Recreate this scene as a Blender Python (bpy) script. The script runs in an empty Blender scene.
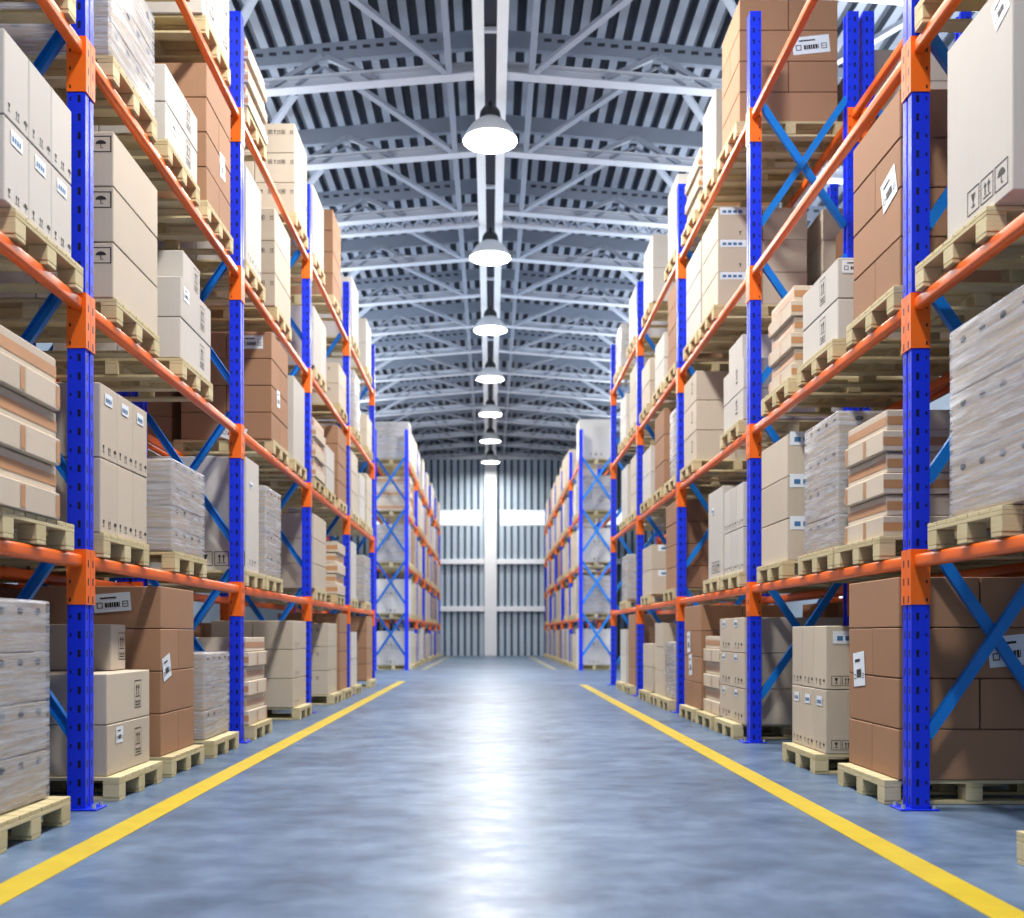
import bpy, bmesh, math, random
from mathutils import Vector, Matrix
random.seed(7)
SC = bpy.context.scene
COL = SC.collection

# ------------------------------------------------------------------ materials
def lin(c):
    return tuple(((x/255)/12.92 if x/255 <= .04045 else (((x/255)+.055)/1.055)**2.4) for x in c) + (1.0,)

class NT:
    def __init__(s, name):
        s.m = bpy.data.materials.new(name); s.m.use_nodes = True
        s.t = s.m.node_tree; s.p = s.t.nodes['Principled BSDF']; s.out = s.t.nodes['Material Output']
    def n(s, kind, **kw):
        x = s.t.nodes.new(kind)
        for k, v in kw.items(): setattr(x, k, v)
        return x
    def l(s, a, b): s.t.links.new(a, b)
    def math(s, op, a, b=None, c=None):
        x = s.n('ShaderNodeMath', operation=op)
        for i, v in enumerate((a, b, c)):
            if v is None: continue
            if isinstance(v, (int, float)): x.inputs[i].default_value = v
            else: s.l(v, x.inputs[i])
        return x.outputs[0]
    def mix(s, fac, a, b):
        x = s.n('ShaderNodeMix', data_type='RGBA')
        for i, v in ((0, fac), (6, a), (7, b)):
            if isinstance(v, (int, float, tuple)): x.inputs[i].default_value = v
            else: s.l(v, x.inputs[i])
        return x.outputs[2]
    def noise(s, vec, scale, detail=4, rough=.5):
        x = s.n('ShaderNodeTexNoise'); x.inputs['Scale'].default_value = scale
        x.inputs['Detail'].default_value = detail; x.inputs['Roughness'].default_value = rough
        s.l(vec, x.inputs['Vector']); return x.outputs['Fac']
    def coords(s, scale=(1, 1, 1), which='Object'):
        t = s.n('ShaderNodeTexCoord'); mp = s.n('ShaderNodeMapping'); mp.inputs['Scale'].default_value = scale
        s.l(t.outputs[which], mp.inputs['Vector']); return mp.outputs[0]
    def ramp(s, fac, stops):
        r = s.n('ShaderNodeValToRGB'); e = r.color_ramp.elements
        while len(e) < len(stops): e.new(.5)
        for k, (p, c) in enumerate(stops): e[k].position = p; e[k].color = c
        s.l(fac, r.inputs[0]); return r.outputs[0]
    def bump(s, h, strength, dist=.01):
        b = s.n('ShaderNodeBump'); b.inputs['Strength'].default_value = strength; b.inputs['Distance'].default_value = dist
        s.l(h, b.inputs['Height']); s.l(b.outputs[0], s.p.inputs['Normal'])
    def set(s, col=None, rough=None, metal=None, spec=None):
        if col is not None:
            if isinstance(col, tuple): s.p.inputs['Base Color'].default_value = col
            else: s.l(col, s.p.inputs['Base Color'])
        if rough is not None:
            if isinstance(rough, (int, float)): s.p.inputs['Roughness'].default_value = rough
            else: s.l(rough, s.p.inputs['Roughness'])
        if metal is not None: s.p.inputs['Metallic'].default_value = metal
        if spec is not None: s.p.inputs['Specular IOR Level'].default_value = spec
        return s.m

def mat_plain(name, rgb, rough=.5, metal=0, var=.06, nscale=6):
    a = NT(name); v = a.noise(a.coords(), nscale)
    c = lin(rgb); d = tuple(x*(1-2*var) for x in c[:3])+(1,); e = tuple(min(1, x*(1+2*var)) for x in c[:3])+(1,)
    return a.set(a.mix(v, d, e), rough, metal)

def mat_card(name, rgb, var=.12):
    a = NT(name); c = lin(rgb)
    info = a.n('ShaderNodeObjectInfo')
    v1 = a.noise(a.coords((38, 38, .8)), 1.0, 2)
    v2 = a.noise(a.coords(), 3.0, 3)
    k = a.math('ADD', a.math('MULTIPLY', v1, .16), a.math('ADD', a.math('MULTIPLY', v2, .25), a.math('MULTIPLY', info.outputs['Random'], .4)))
    lo = tuple(x*(1-var*1.4) for x in c[:3])+(1,); hi = tuple(min(1, x*(1+var)) for x in c[:3])+(1,)
    col = a.mix(k, lo, hi)
    a.bump(v1, .08, .004)
    return a.set(col, .75, spec=.25)

def mat_perf(name, rgb, dark, pitch, z0=0.0, rough=.38, side=1.0):
    """painted steel with punched slots on both visible faces (object space)"""
    a = NT(name)
    tc = a.n('ShaderNodeTexCoord'); sep = a.n('ShaderNodeSeparateXYZ'); a.l(tc.outputs['Object'], sep.inputs[0])
    ns = a.n('ShaderNodeSeparateXYZ'); a.l(tc.outputs['Normal'], ns.inputs[0])
    x, y, z = sep.outputs
    isx = a.math('GREATER_THAN', a.math('ABSOLUTE', ns.outputs[0]), .7)
    isy = a.math('GREATER_THAN', a.math('ABSOLUTE', ns.outputs[1]), .7)
    zz = a.math('SUBTRACT', z, z0)
    def cell(off, half):
        f = a.math('FRACT', a.math('ADD', a.math('DIVIDE', zz, pitch), off))
        return a.math('LESS_THAN', a.math('ABSOLUTE', a.math('SUBTRACT', f, .5)), half/pitch)
    def colm(u, c, half):
        return a.math('LESS_THAN', a.math('ABSOLUTE', a.math('SUBTRACT', u, c)), half)
    # aisle face: two columns of slots
    fa = a.math('MULTIPLY', isx, a.math('MULTIPLY', a.math('ADD', colm(y, -.032, .009), colm(y, .032, .009)), cell(0, .021)))
    # side face: one column of slots near the aisle, one of small holes
    fb = a.math('MULTIPLY', isy, a.math('ADD', a.math('MULTIPLY', a.math('MULTIPLY', colm(x, .035, .0085), cell(0, .021)), side),
                                         a.math('MULTIPLY', colm(x, .084, .005), cell(0, .010))))
    h = a.math('MINIMUM', a.math('ADD', fa, fb), 1.0)
    nz = a.noise(a.coords(), 9)
    c = lin(rgb)
    base = a.mix(nz, tuple(q*.88 for q in c[:3])+(1,), tuple(min(1, q*1.08) for q in c[:3])+(1,))
    return a.set(a.mix(h, base, lin(dark)), rough, 0)

M = {}
M['beige'] = mat_card('beige_cardboard', (200, 188, 170))
M['white'] = mat_card('white_cardboard', (200, 195, 187))
M['brown'] = mat_card('brown_cardboard', (166, 129, 101))
M['flat'] = mat_card('flat_cardboard', (208, 195, 176))
M['core'] = mat_card('wrapped_cardboard', (190, 174, 152))
M['tape'] = mat_plain('tan_tape', (190, 144, 102), .35)
M['ink'] = mat_plain('black_print', (42, 38, 38), .6)
M['sticker'] = mat_plain('white_label_paper', (225, 232, 238), .4, var=.02)
M['inkblue'] = mat_plain('blue_label_print', (70, 120, 165), .5)
M['hole'] = mat_plain('hand_hole_dark', (30, 28, 30), .9)
M['orange'] = mat_plain('orange_painted_steel', (236, 108, 26), .36, var=.05)
M['orange_perf'] = mat_perf('orange_punched_steel', (238, 112, 28), (40, 18, 10), .103, .0, side=0.0)
M['blue'] = mat_perf('blue_punched_steel', (10, 50, 222), (4, 8, 50), .105)
M['blue2'] = mat_plain('blue_plate_steel', (10, 50, 222), .4)
M['brace'] = mat_plain('bright_blue_bracing', (12, 120, 206), .38)
M['bolt'] = mat_plain('zinc_bolt', (215, 218, 222), .3, .8)
M['steel'] = mat_plain('light_grey_roof_steel', (196, 203, 214), .5, var=.05, nscale=2)
M['steelm'] = mat_plain('web_grey_roof_steel', (150, 159, 174), .5, var=.05, nscale=2)
M['steeld'] = mat_plain('mid_grey_roof_steel', (138, 148, 164), .5, var=.05, nscale=2)
M['slot'] = mat_plain('dark_tray_slot', (58, 62, 74), .6)
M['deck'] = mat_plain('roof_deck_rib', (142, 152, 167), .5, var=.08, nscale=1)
M['deckd'] = mat_plain('roof_deck_shaded_recess', (72, 81, 94), .6, var=.15, nscale=1)  # dark recess insulation, with the shade between ribs painted in
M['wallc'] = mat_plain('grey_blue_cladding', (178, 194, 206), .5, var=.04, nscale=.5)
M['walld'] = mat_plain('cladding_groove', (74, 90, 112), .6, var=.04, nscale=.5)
M['whitep'] = mat_plain('white_painted_steel', (232, 236, 240), .45, var=.02)
M['shade'] = mat_plain('white_lamp_enamel', (222, 226, 230), .35, var=.02)
M['housing'] = mat_plain('dark_lamp_housing', (40, 43, 50), .45)
M['yellow'] = NT('yellow_floor_paint')
def _y():
    a = M['yellow']; v = a.noise(a.coords(), 5, 6, .65); v2 = a.noise(a.coords(), 40, 3)
    c = a.mix(v, lin((180, 154, 34)), lin((212, 190, 52)))
    M['yellow'] = a.set(a.mix(a.math('GREATER_THAN', v2, .68), c, lin((186, 160, 60))), .45)
_y()
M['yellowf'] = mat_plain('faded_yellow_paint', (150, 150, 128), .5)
def _wood():
    a = NT('pale_pine'); info = a.n('ShaderNodeObjectInfo')
    g = a.noise(a.coords((3, 3, 30)), 2, 5); b = a.noise(a.coords(), 7, 3)
    k = a.math('ADD', a.math('MULTIPLY', g, .6), a.math('MULTIPLY', info.outputs['Random'], .4))
    c = a.mix(k, lin((176, 160, 118)), lin((218, 207, 170)))
    a.bump(g, .15, .004)
    M['wood'] = a.set(c, .75, spec=.25)
_wood()
def _film():
    a = NT('stretch_film')
    v = a.noise(a.coords((1.4, 1.4, 24)), 1.5, 5, .65); w = a.noise(a.coords((2, 2, 60)), 1.0, 3)
    d = a.noise(a.coords((1.2, 1.2, 9)), 2.2, 2)
    al = a.ramp(v, [(.36, (.14,)*3+(1,)), (.66, (.72,)*3+(1,))])
    a.set(a.mix(w, lin((168, 174, 186)), lin((216, 221, 230))), .28, spec=.6)
    a.l(al, a.p.inputs['Alpha']); a.bump(d, .4, .012)
    M['film'] = a.m
_film()
def _floor():
    a = NT('polished_concrete'); co = a.coords()
    n1 = a.noise(co, .55, 6, .6); n2 = a.noise(co, 3.2, 8, .65); n3 = a.noise(a.coords((.7, 1.0, 1)), 4.5, 7, .65)
    k = a.math('ADD', a.math('MULTIPLY', n1, .45), a.math('ADD', a.math('MULTIPLY', n2, .40), a.math('MULTIPLY', n3, .15)))
    c = a.ramp(k, [(.36, lin((66, 84, 106))), (.5, lin((94, 114, 139))), (.64, lin((122, 142, 166)))])
    r = a.math('ADD', a.math('MULTIPLY', n3, .42), .165)
    a.bump(n2, .05, .01)
    M['floor'] = a.set(c, r, spec=.37)
_floor()
def _emit(name, rgb, s):
    a = NT(name); e = a.n('ShaderNodeEmission'); e.inputs[0].default_value = lin(rgb); e.inputs[1].default_value = s
    a.l(e.outputs[0], a.out.inputs[0]); return a.m
M['bulb'] = _emit('lamp_diffuser_glow', (255, 252, 246), 9.0)
def _pane():
    a = NT('window_pane_glass'); t = a.n('ShaderNodeBsdfTransparent'); g = a.n('ShaderNodeBsdfGlossy'); mx = a.n('ShaderNodeMixShader')
    g.inputs['Roughness'].default_value = .05; mx.inputs[0].default_value = .08
    a.l(t.outputs[0], mx.inputs[1]); a.l(g.outputs[0], mx.inputs[2]); a.l(mx.outputs[0], a.out.inputs[0]); M['pane'] = a.m
_pane()

# ------------------------------------------------------------------ mesh helpers
def add_box(bm, x0, x1, y0, y1, z0, z1, mi=0):
    v = [bm.verts.new((x, y, z)) for z in (z0, z1) for y in (y0, y1) for x in (x0, x1)]
    for f in ((0, 2, 3, 1), (4, 5, 7, 6), (0, 1, 5, 4), (2, 6, 7, 3), (0, 4, 6, 2), (1, 3, 7, 5)):
        bm.faces.new([v[i] for i in f]).material_index = mi
    return v
def bev(bm, w, seg=1):
    bmesh.ops.bevel(bm, geom=list(bm.edges), offset=w, segments=seg, affect='EDGES', profile=.6)
def add_bar(bm, a, b, w, h, up=(0, 0, 1)):
    a = Vector(a); b = Vector(b); d = (b-a).normalized(); s = d.cross(Vector(up)).normalized(); u = s.cross(d)
    vs = []
    for p in (a, b):
        for i, j in ((-1, -1), (1, -1), (1, 1), (-1, 1)):
            vs.append(bm.verts.new(p+s*(i*w/2)+u*(j*h/2)))
    for f in ((3, 2, 1, 0), (4, 5, 6, 7), (0, 1, 5, 4), (1, 2, 6, 5), (2, 3, 7, 6), (3, 0, 4, 7)):
        bm.faces.new([vs[i] for i in f])
def add_channel(bm, a, b, w, d, t, up):
    """C-channel bar from a to b; w across, d depth"""
    a = Vector(a); b = Vector(b); dr = (b-a).normalized(); s = dr.cross(Vector(up)).normalized(); u = s.cross(dr)
    for off_s, ww, off_u, hh in ((0, w, -d/2+t/2, t), (-w/2+t/2, t, t/2, d-t), (w/2-t/2, t, t/2, d-t)):
        add_bar(bm, a+s*off_s+u*off_u, b+s*off_s+u*off_u, ww, hh, up)
def add_lathe(bm, prof, n=40, mi=0):
    rings = [[bm.verts.new((r*math.cos(2*math.pi*i/n), r*math.sin(2*math.pi*i/n), z)) for i in range(n)] for r, z in prof]
    for a, b in zip(rings, rings[1:]):
        for i in range(n):
            f = bm.faces.new((a[i], a[(i+1) % n], b[(i+1) % n], b[i])); f.smooth = True; f.material_index = mi
def mesh(bm, name, *mats):
    me = bpy.data.meshes.new(name); bm.normal_update(); bm.to_mesh(me); bm.free()
    for m in mats: me.materials.append(m)
    return me
def obj(name, me, parent=None, loc=(0, 0, 0), rz=0):
    o = bpy.data.objects.new(name, me); COL.objects.link(o); o.location = loc
    if rz: o.rotation_euler = (0, 0, rz)
    if parent: o.parent = parent
    return o
def tag(o, label, cat, group=None):
    o['label'] = label; o['category'] = cat
    if group: o['group'] = group
    return o
def thing(name, label, cat, loc, rz=0, group=None):
    o = obj(name, None, None, loc, rz); o.empty_display_size = .1
    return tag(o, label, cat, group)
def struct(name, me, loc=(0, 0, 0), parent=None):
    o = obj(name, me, parent, loc)
    if not parent: o['kind'] = 'structure'
    return o
CACHE = {}
def cached(key, fn):
    if key not in CACHE: CACHE[key] = fn()
    return CACHE[key]
ORD = ['first', 'second', 'third', 'fourth', 'fifth', 'sixth', 'seventh', 'eighth', 'ninth', 'tenth', 'eleventh', 'twelfth', 'thirteenth', 'fourteenth', 'fifteenth', 'sixteenth']

# ------------------------------------------------------------------ dimensions (metres; camera at x=0, y=0, z=1)
XF = {'L': -2.30, 'R': 2.39}            # aisle faces of the racks
SG = {'L': -1, 'R': 1}                  # direction into the rack
BAY = 3.6; Y0 = 5.85; YF = 28.6         # first post in view, first post of the far racks
STEP = 1.455                            # shelf spacing, beam tops
DEP = 1.0                               # rack depth
WALL_Y = 48.0
# ------------------------------------------------------------------ the shell
def flat_quad(x0, x1, y0, y1, z):
    bm = bmesh.new(); bm.faces.new([bm.verts.new(p) for p in ((x0, y0, z), (x1, y0, z), (x1, y1, z), (x0, y1, z))]); return bm
HALF = 9.0
bm = bmesh.new(); add_box(bm, -HALF-.2, HALF+.2, -8, WALL_Y+.3, -.2, 0)
struct('floor', mesh(bm, 'floor', M['floor']))
i = 0
for (x, y0, y1, w) in ((-1.885, 1.2, 21.8, .155), (1.84, 1.2, 20.3, .155), (-1.905, 28.9, 47.0, .155), (1.815, 28.9, 47.0, .155)):
    i += 1
    bm = bmesh.new(); add_box(bm, x-w/2, x+w/2, y0, y1, .0005, .003)
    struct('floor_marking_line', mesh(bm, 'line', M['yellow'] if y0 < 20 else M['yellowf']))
def corrugate(name, along, period, low, depth, pts, mats):
    """profile of a ribbed sheet: list of (u, offset, material)"""
# roof deck: ribs run along y
RZ = 10.26; SLOPE = .088
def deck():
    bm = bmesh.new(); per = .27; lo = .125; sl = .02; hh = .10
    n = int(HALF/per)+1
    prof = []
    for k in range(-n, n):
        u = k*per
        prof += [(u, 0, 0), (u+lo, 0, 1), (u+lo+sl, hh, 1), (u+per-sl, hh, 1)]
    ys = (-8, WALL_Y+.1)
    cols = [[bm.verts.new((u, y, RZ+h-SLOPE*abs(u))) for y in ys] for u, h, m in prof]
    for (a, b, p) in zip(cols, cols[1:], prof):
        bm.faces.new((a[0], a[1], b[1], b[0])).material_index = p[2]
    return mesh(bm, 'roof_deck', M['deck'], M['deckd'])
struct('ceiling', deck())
bm = bmesh.new()
for s in (-1, 1):
    v = [bm.verts.new(p) for p in ((0, -8, RZ+.3), (0, WALL_Y+.3, RZ+.3), (s*(HALF+.2), WALL_Y+.3, RZ+.3-SLOPE*HALF), (s*(HALF+.2), -8, RZ+.3-SLOPE*HALF))]
    bm.faces.new(v)
struct('roof', mesh(bm, 'roof', M['deckd']))
for nm, s in (('wall_left', -1), ('wall_right', 1)):
    bm = bmesh.new(); X = sorted((s*HALF, s*(HALF+.2)))
    for a in ((-8, 21.4, 0, RZ+.2), (27.6, WALL_Y+.3, 0, RZ+.2), (21.4, 27.6, 5.2, RZ+.2)): add_box(bm, X[0], X[1], *a)
    struct(nm, mesh(bm, nm, M['wallc']))
# far wall: ribbed cladding with two long windows
WZ0, WZ1 = 6.12, 6.86
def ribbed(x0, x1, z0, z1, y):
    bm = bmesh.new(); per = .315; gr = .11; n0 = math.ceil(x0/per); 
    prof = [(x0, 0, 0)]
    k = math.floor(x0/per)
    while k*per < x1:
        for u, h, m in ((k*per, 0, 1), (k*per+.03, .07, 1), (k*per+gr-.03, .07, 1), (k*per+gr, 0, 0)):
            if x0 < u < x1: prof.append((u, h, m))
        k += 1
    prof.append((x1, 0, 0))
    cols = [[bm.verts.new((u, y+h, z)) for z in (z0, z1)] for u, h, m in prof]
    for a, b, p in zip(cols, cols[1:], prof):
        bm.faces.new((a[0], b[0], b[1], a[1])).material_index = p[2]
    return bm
top = RZ+.3
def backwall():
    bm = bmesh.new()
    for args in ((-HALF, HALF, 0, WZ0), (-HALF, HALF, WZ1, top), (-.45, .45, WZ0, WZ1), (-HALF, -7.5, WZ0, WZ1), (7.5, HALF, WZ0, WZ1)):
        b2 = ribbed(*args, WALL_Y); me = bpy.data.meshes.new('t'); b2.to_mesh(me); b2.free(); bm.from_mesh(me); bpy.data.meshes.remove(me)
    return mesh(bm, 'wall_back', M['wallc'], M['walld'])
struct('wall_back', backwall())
bm = bmesh.new()
for a in ((-HALF, -3.2, 0, RZ+.2), (3.2, HALF, 0, RZ+.2), (-3.2, 3.2, 4.6, RZ+.2)): add_box(bm, a[0], a[1], -8.2, -8.0, a[2], a[3])
struct('wall_front', mesh(bm, 'wall_front', M['wallc']))
k = 0
for s in (-1, 1):
    k += 1
    x0, x1 = sorted((s*.45, s*7.5))
    bm = bmesh.new(); f = .05
    for a in ((x0, x1, WZ0, WZ0+f), (x0, x1, WZ1-f, WZ1), (x0, x0+f, WZ0+f, WZ1-f), (x1-f, x1, WZ0+f, WZ1-f)):
        add_box(bm, a[0], a[1], WALL_Y-.03, WALL_Y+.06, a[2], a[3])
    w = struct('window_%d' % k, mesh(bm, 'window_frame', M['whitep']))
    bm = bmesh.new(); add_box(bm, x0+f, x1-f, WALL_Y+.01, WALL_Y+.02, WZ0+f, WZ1-f)
    struct('window_pane', mesh(bm, 'pane', M['pane']), parent=w)
bm = bmesh.new(); add_box(bm, -.29, .29, WALL_Y-.34, WALL_Y-.04, 0, 9.42); bev(bm, .015)
struct('column', mesh(bm, 'column', M['whitep']))
k = 0
for z in (2.2, 4.42, 9.35):
    for s in (-1, 1):
        k += 1
        bm = bmesh.new(); add_box(bm, *sorted((s*.295, s*HALF)), WALL_Y-.2, WALL_Y-.02, z-.12, z+.12); bev(bm, .01)
        struct('trim_%d' % k, mesh(bm, 'girt', M['whitep']))

# ------------------------------------------------------------------ roof steel
BZ = 9.40
TY = [12.82+2.48*k for k in range(-1, 15)]
def zc(x): return BZ-.081*abs(x)
for k, y in enumerate(TY):
    if y > WALL_Y-.3: continue
    t = thing('roof_truss', 'pale grey steel roof truss spanning the hall, %s in order from the camera end' % ORD[k], 'truss', (0, y, 0))
    for s in (-1, 1):
        bm = bmesh.new()
        # I-section bottom chord
        for dy, w, dz, h in ((0, .20, 0, .022), (0, .02, .075, .13), (0, .20, .15, .022)):
            add_bar(bm, (s*.25, dy, zc(.25)+dz), (s*8.9, dy, zc(8.9)+dz), w, h)
        obj('bottom_chord', mesh(bm, 'bottom_chord', M['steel']), t)
        if k == 4:
            bm = bmesh.new(); add_bar(bm, (s*.25, .52, zc(.25)), (s*8.9, .52, zc(8.9)), .16, .1)
            obj('twin_chord', mesh(bm, 'bottom_chord', M['steel']), t)
            bm = bmesh.new()
            for j in range(30):
                xa = .3+j*.28
                add_bar(bm, (s*xa, .08, zc(xa)), (s*(xa+.14), .45, zc(xa+.14)), .03, .03)
                add_bar(bm, (s*(xa+.14), .45, zc(xa+.14)), (s*(xa+.28), .08, zc(xa+.28)), .03, .03)
            obj('lacing_lattice', mesh(bm, 'lacing', M['steeld']), t)
        bm = bmesh.new(); zt = lambda x: 9.93-SLOPE*abs(x)
        add_bar(bm, (s*.02, 0, zt(0)), (s*8.9, 0, zt(8.9)), .10, .26)
        if k % 2 == 0:
            for j in range(40):
                x = .6+j*.2
                add_box(bm, *sorted((s*x, s*(x+.11))), -.054, -.050, zt(x)+.0, zt(x)+.05, 1)
        obj('top_chord', mesh(bm, 'top_chord', M['steeld'], M['slot']), t)
        for xa in (2.5, 4.9, 7.3):
            bm = bmesh.new()
            for dx in (-.8, .8):
                add_bar(bm, (s*(xa+dx), -.03, zc(xa+dx)+.05), (s*(xa+dx*.02), -.03, zt(xa)-.06), .07, .07, (0, 1, 0))
            obj('web_lattice', mesh(bm, 'web', M['steelm']), t)
            bm = bmesh.new()
            for dx in (-.42, .42):
                add_bar(bm, (s*(xa+dx), -.02, zc(xa+dx)+.05), (s*(xa+dx*.02), -.02, zt(xa)-.22), .04, .04, (0, 1, 0))
            obj('web_lattice', mesh(bm, 'web', M['steeld']), t)
        # bracing in plan to the next truss
        if k < len(TY)-1 and TY[k+1] < WALL_Y-.3:
            for xa, xb in ((1.98, .66), (2.95, 4.25), (5.6, 4.35)):
                bm = bmesh.new(); add_channel(bm, (s*xa, .12, zc(xa)+.02), (s*xb, 2.36, zc(xb)+.02), .10, .06, .012, (0, 0, 1))
                obj('diagonal_brace', mesh(bm, 'brace', M['steelm']), t)
            bm = bmesh.new(); add_box(bm, *sorted((s*.57, s*.66)), .12, 2.36, BZ-.06, BZ+.08)
            obj('spacer_strut', mesh(bm, 'strut', M['steeld']), t)
bm = bmesh.new()
tr = thing('ceiling_cable_tray', 'long pale twin-rail ceiling tray carrying the row of pendant lamps', 'cable tray', (0, 8, BZ-.02))
for s in (-1, 1):
    bm = bmesh.new(); add_box(bm, *sorted((s*.09, s*.245)), 0, WALL_Y-8.4, -.03, .10)
    obj('rail', mesh(bm, 'rail', M['whitep']), tr)
bm = bmesh.new(); add_box(bm, -.088, .088, 0, WALL_Y-8.4, .07, .10)
obj('slot_panel', mesh(bm, 'slot', M['slot']), tr)
for k in range(16):
    bm = bmesh.new(); add_box(bm, -.088, .088, 1.2+k*2.48, 1.26+k*2.48, 0, .06)
    obj('cross_tie', mesh(bm, 'tie', M['steel']), tr)

# ------------------------------------------------------------------ pendant lamps
LZ = 8.69
def lamp_meshes():
    bm = bmesh.new(); add_lathe(bm, [(.42, 0), (.415, .02), (.37, .12), (.30, .22), (.21, .30), (.15, .34), (.14, .335), (.20, .285), (.29, .205), (.36, .11), (.405, .015), (.42, 0)], 48)
    a = mesh(bm, 'lamp_shade', M['shade'])
    bm = bmesh.new(); add_lathe(bm, [(.0005, .60), (.05, .60), (.06, .55), (.10, .53), (.155, .45), (.17, .36), (.175, .335), (.145, .33), (.0005, .33)], 32)
    b = mesh(bm, 'lamp_housing', M['housing'])
    bm = bmesh.new(); add_lathe(bm, [(.0005, .03), (.20, .034), (.385, .042), (.39, .05), (.0005, .05)], 48)
    c = mesh(bm, 'diffuser', M['bulb'])
    bm = bmesh.new(); add_lathe(bm, [(.0005, .59), (.012, .59), (.012, BZ-.08-LZ), (.0005, BZ-.08-LZ)], 10)
    d = mesh(bm, 'rod', M['housing'])
    return a, b, c, d
LM = lamp_meshes()
LY = [15.9+4.95*k for k in range(-3, 7)]
for k, y in enumerate(LY):
    lb = 'white bell-shaped pendant lamp hanging over the aisle, %s in the row' % ('first in view, largest' if k == 3 else ORD[k-3]) if k >= 3 else 'white bell-shaped pendant lamp overhead, out of view, %s before the row' % ORD[2-k]
    t = thing('pendant_lamp', lb, 'lamp', (-.005, y, LZ), 0, 'pendant lamps above the aisle')
    for nm, me in zip(('lamp_shade', 'housing', 'diffuser', 'rod'), LM): obj(nm, me, t)
    L = bpy.data.lights.new('lamp_light', 'AREA'); L.shape = 'DISK'; L.size = .74; L.energy = 520 if y < 12 else (320 if y < 40 else 280); L.color = (1, .975, .94)
    lo = bpy.data.objects.new('lamp_light', L); COL.objects.link(lo); lo.location = (-.005, y, LZ+.02)

# ------------------------------------------------------------------ racks
POST_H = 6.74
def post_mesh():
    bm = bmesh.new(); w = .06
    pts = [(0, -w), (0, -.012), (.012, -.006), (.012, .006), (0, .012), (0, w), (.103, w), (.103, .03), (.09, .03), (.09, -.03), (.103, -.03), (.103, -w)]
    lo = [bm.verts.new((x, y, .012)) for x, y in pts]; hi = [bm.verts.new((x, y, POST_H)) for x, y in pts]
    n = len(pts)
    for a in range(n): bm.faces.new((lo[(a+1) % n], lo[a], hi[a], hi[(a+1) % n]))
    bm.faces.new(hi); bm.faces.new(lo[::-1])
    bmesh.ops.recalc_face_normals(bm, faces=bm.faces)
    return mesh(bm, 'post', M['blue'])
def base_mesh(x0):
    bm = bmesh.new(); add_box(bm, x0, .15, -.085, .085, .001, .011); bev(bm, .002); return mesh(bm, 'base_plate', M['blue2'])
def bolt_mesh():
    bm = bmesh.new(); bmesh.ops.create_cone(bm, cap_ends=True, segments=6, radius1=.014, radius2=.011, depth=.022, matrix=Matrix.Translation((0, 0, .022)))
    return mesh(bm, 'bolt', M['bolt'])
POST = post_mesh(); BASE = base_mesh(-.07); BASE2 = base_mesh(-.012); BOLT = bolt_mesh()
def brace_mesh(a, b, yo):
    bm = bmesh.new(); add_channel(bm, (a[0], yo, a[1]), (b[0], yo, b[1]), .062, .04, .005, (0, 1, 0)); return mesh(bm, 'brace', M['brace'])
BR = []
for k in range(4):
    z = .42+STEP*k
    BR.append(brace_mesh((.10, z), (DEP-.10, z+1.17), -.022)); BR.append(brace_mesh((.10, z+1.17), (DEP-.10, z), .022))
bm = bmesh.new(); add_box(bm, .105, DEP-.105, -.02, .02, POST_H-.3, POST_H-.24); TIE = mesh(bm, 'tie', M['brace'])
bm = bmesh.new(); add_box(bm, .105, DEP-.105, -.02, .02, .2, .26); TIE2 = mesh(bm, 'tie', M['brace'])
RACKNAME = {}
def frame(side, y, depth0, label):
    s = SG[side]; x = XF[side]+s*depth0+(.09 if side == 'R' and y > 25 else 0)
    t = thing('upright_frame', label, 'rack upright', (x, y, 0), 0 if s > 0 else math.pi, 'blue upright frames of the pallet racks')
    for px, rz in ((0, 0), (DEP, math.pi)):
        p = obj('post', POST, t, (px, 0, 0), rz)
        obj('base_plate', BASE if px == 0 and depth0 == 0 else BASE2, p)
        if y < 14:
            for q, w in ((-.045, -.055), (-.045, .055), (.128, -.06), (.128, .06)) if px == 0 and depth0 == 0 else ((.128, -.06), (.128, .06)): obj('bolt', BOLT, p, (q, w, 0))
    for b in BR: obj('brace', b, t)
    return t
def bar_mesh():
    bm = bmesh.new(); add_box(bm, .008, .068, .068, BAY-.068, -.076, 0); bev(bm, .022, 3)
    for f in bm.faces: f.smooth = True
    return mesh(bm, 'bar', M['orange'])
def conn_mesh(end):
    """plate on the side of the post and lip round its aisle face; z is measured from the beam top"""
    bm = bmesh.new(); z0, z1 = -.285, .03
    if end == 0: add_box(bm, -.007, .104, .0615, .0672, z0, z1); add_box(bm, -.007, -.001, .002, .0615, z0, z1)
    else: add_box(bm, -.007, .104, BAY-.0672, BAY-.0615, z0, z1); add_box(bm, -.007, -.001, BAY-.0615, BAY-.002, z0, z1)
    # shift so that the punched pattern lines up with the post centre
    if end == 1: bmesh.ops.translate(bm, verts=bm.verts, vec=(0, -BAY, 0))
    return mesh(bm, 'end_connector', M['orange_perf'])
BAR = bar_mesh(); CN = [conn_mesh(0), conn_mesh(1)]
def rbeam(side, y, lev, depth0, flip, label):
    s = SG[side]
    # local: x into the rack from the face it belongs to, y along the bay
    x = XF[side]+s*depth0+(.09 if side == 'R' and y > 25 else 0)
    z = STEP*(lev)
    into = s if not flip else -s
    t = thing('rack_beam', label, 'rack beam', (x, y if into > 0 else y+BAY, z), 0 if into > 0 else math.pi, 'orange pallet rack beams')
    obj('bar', BAR, t); obj('end_connector', CN[0], t); obj('end_connector', CN[1], t, (0, BAY, 0))
LEV = ['floor level', 'first shelf', 'second shelf', 'third shelf', 'top shelf']
SIDE = {'L': 'left', 'R': 'right'}
NB = ['front bay', 'second bay', 'third bay', 'fourth bay', 'fifth bay']
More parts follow.
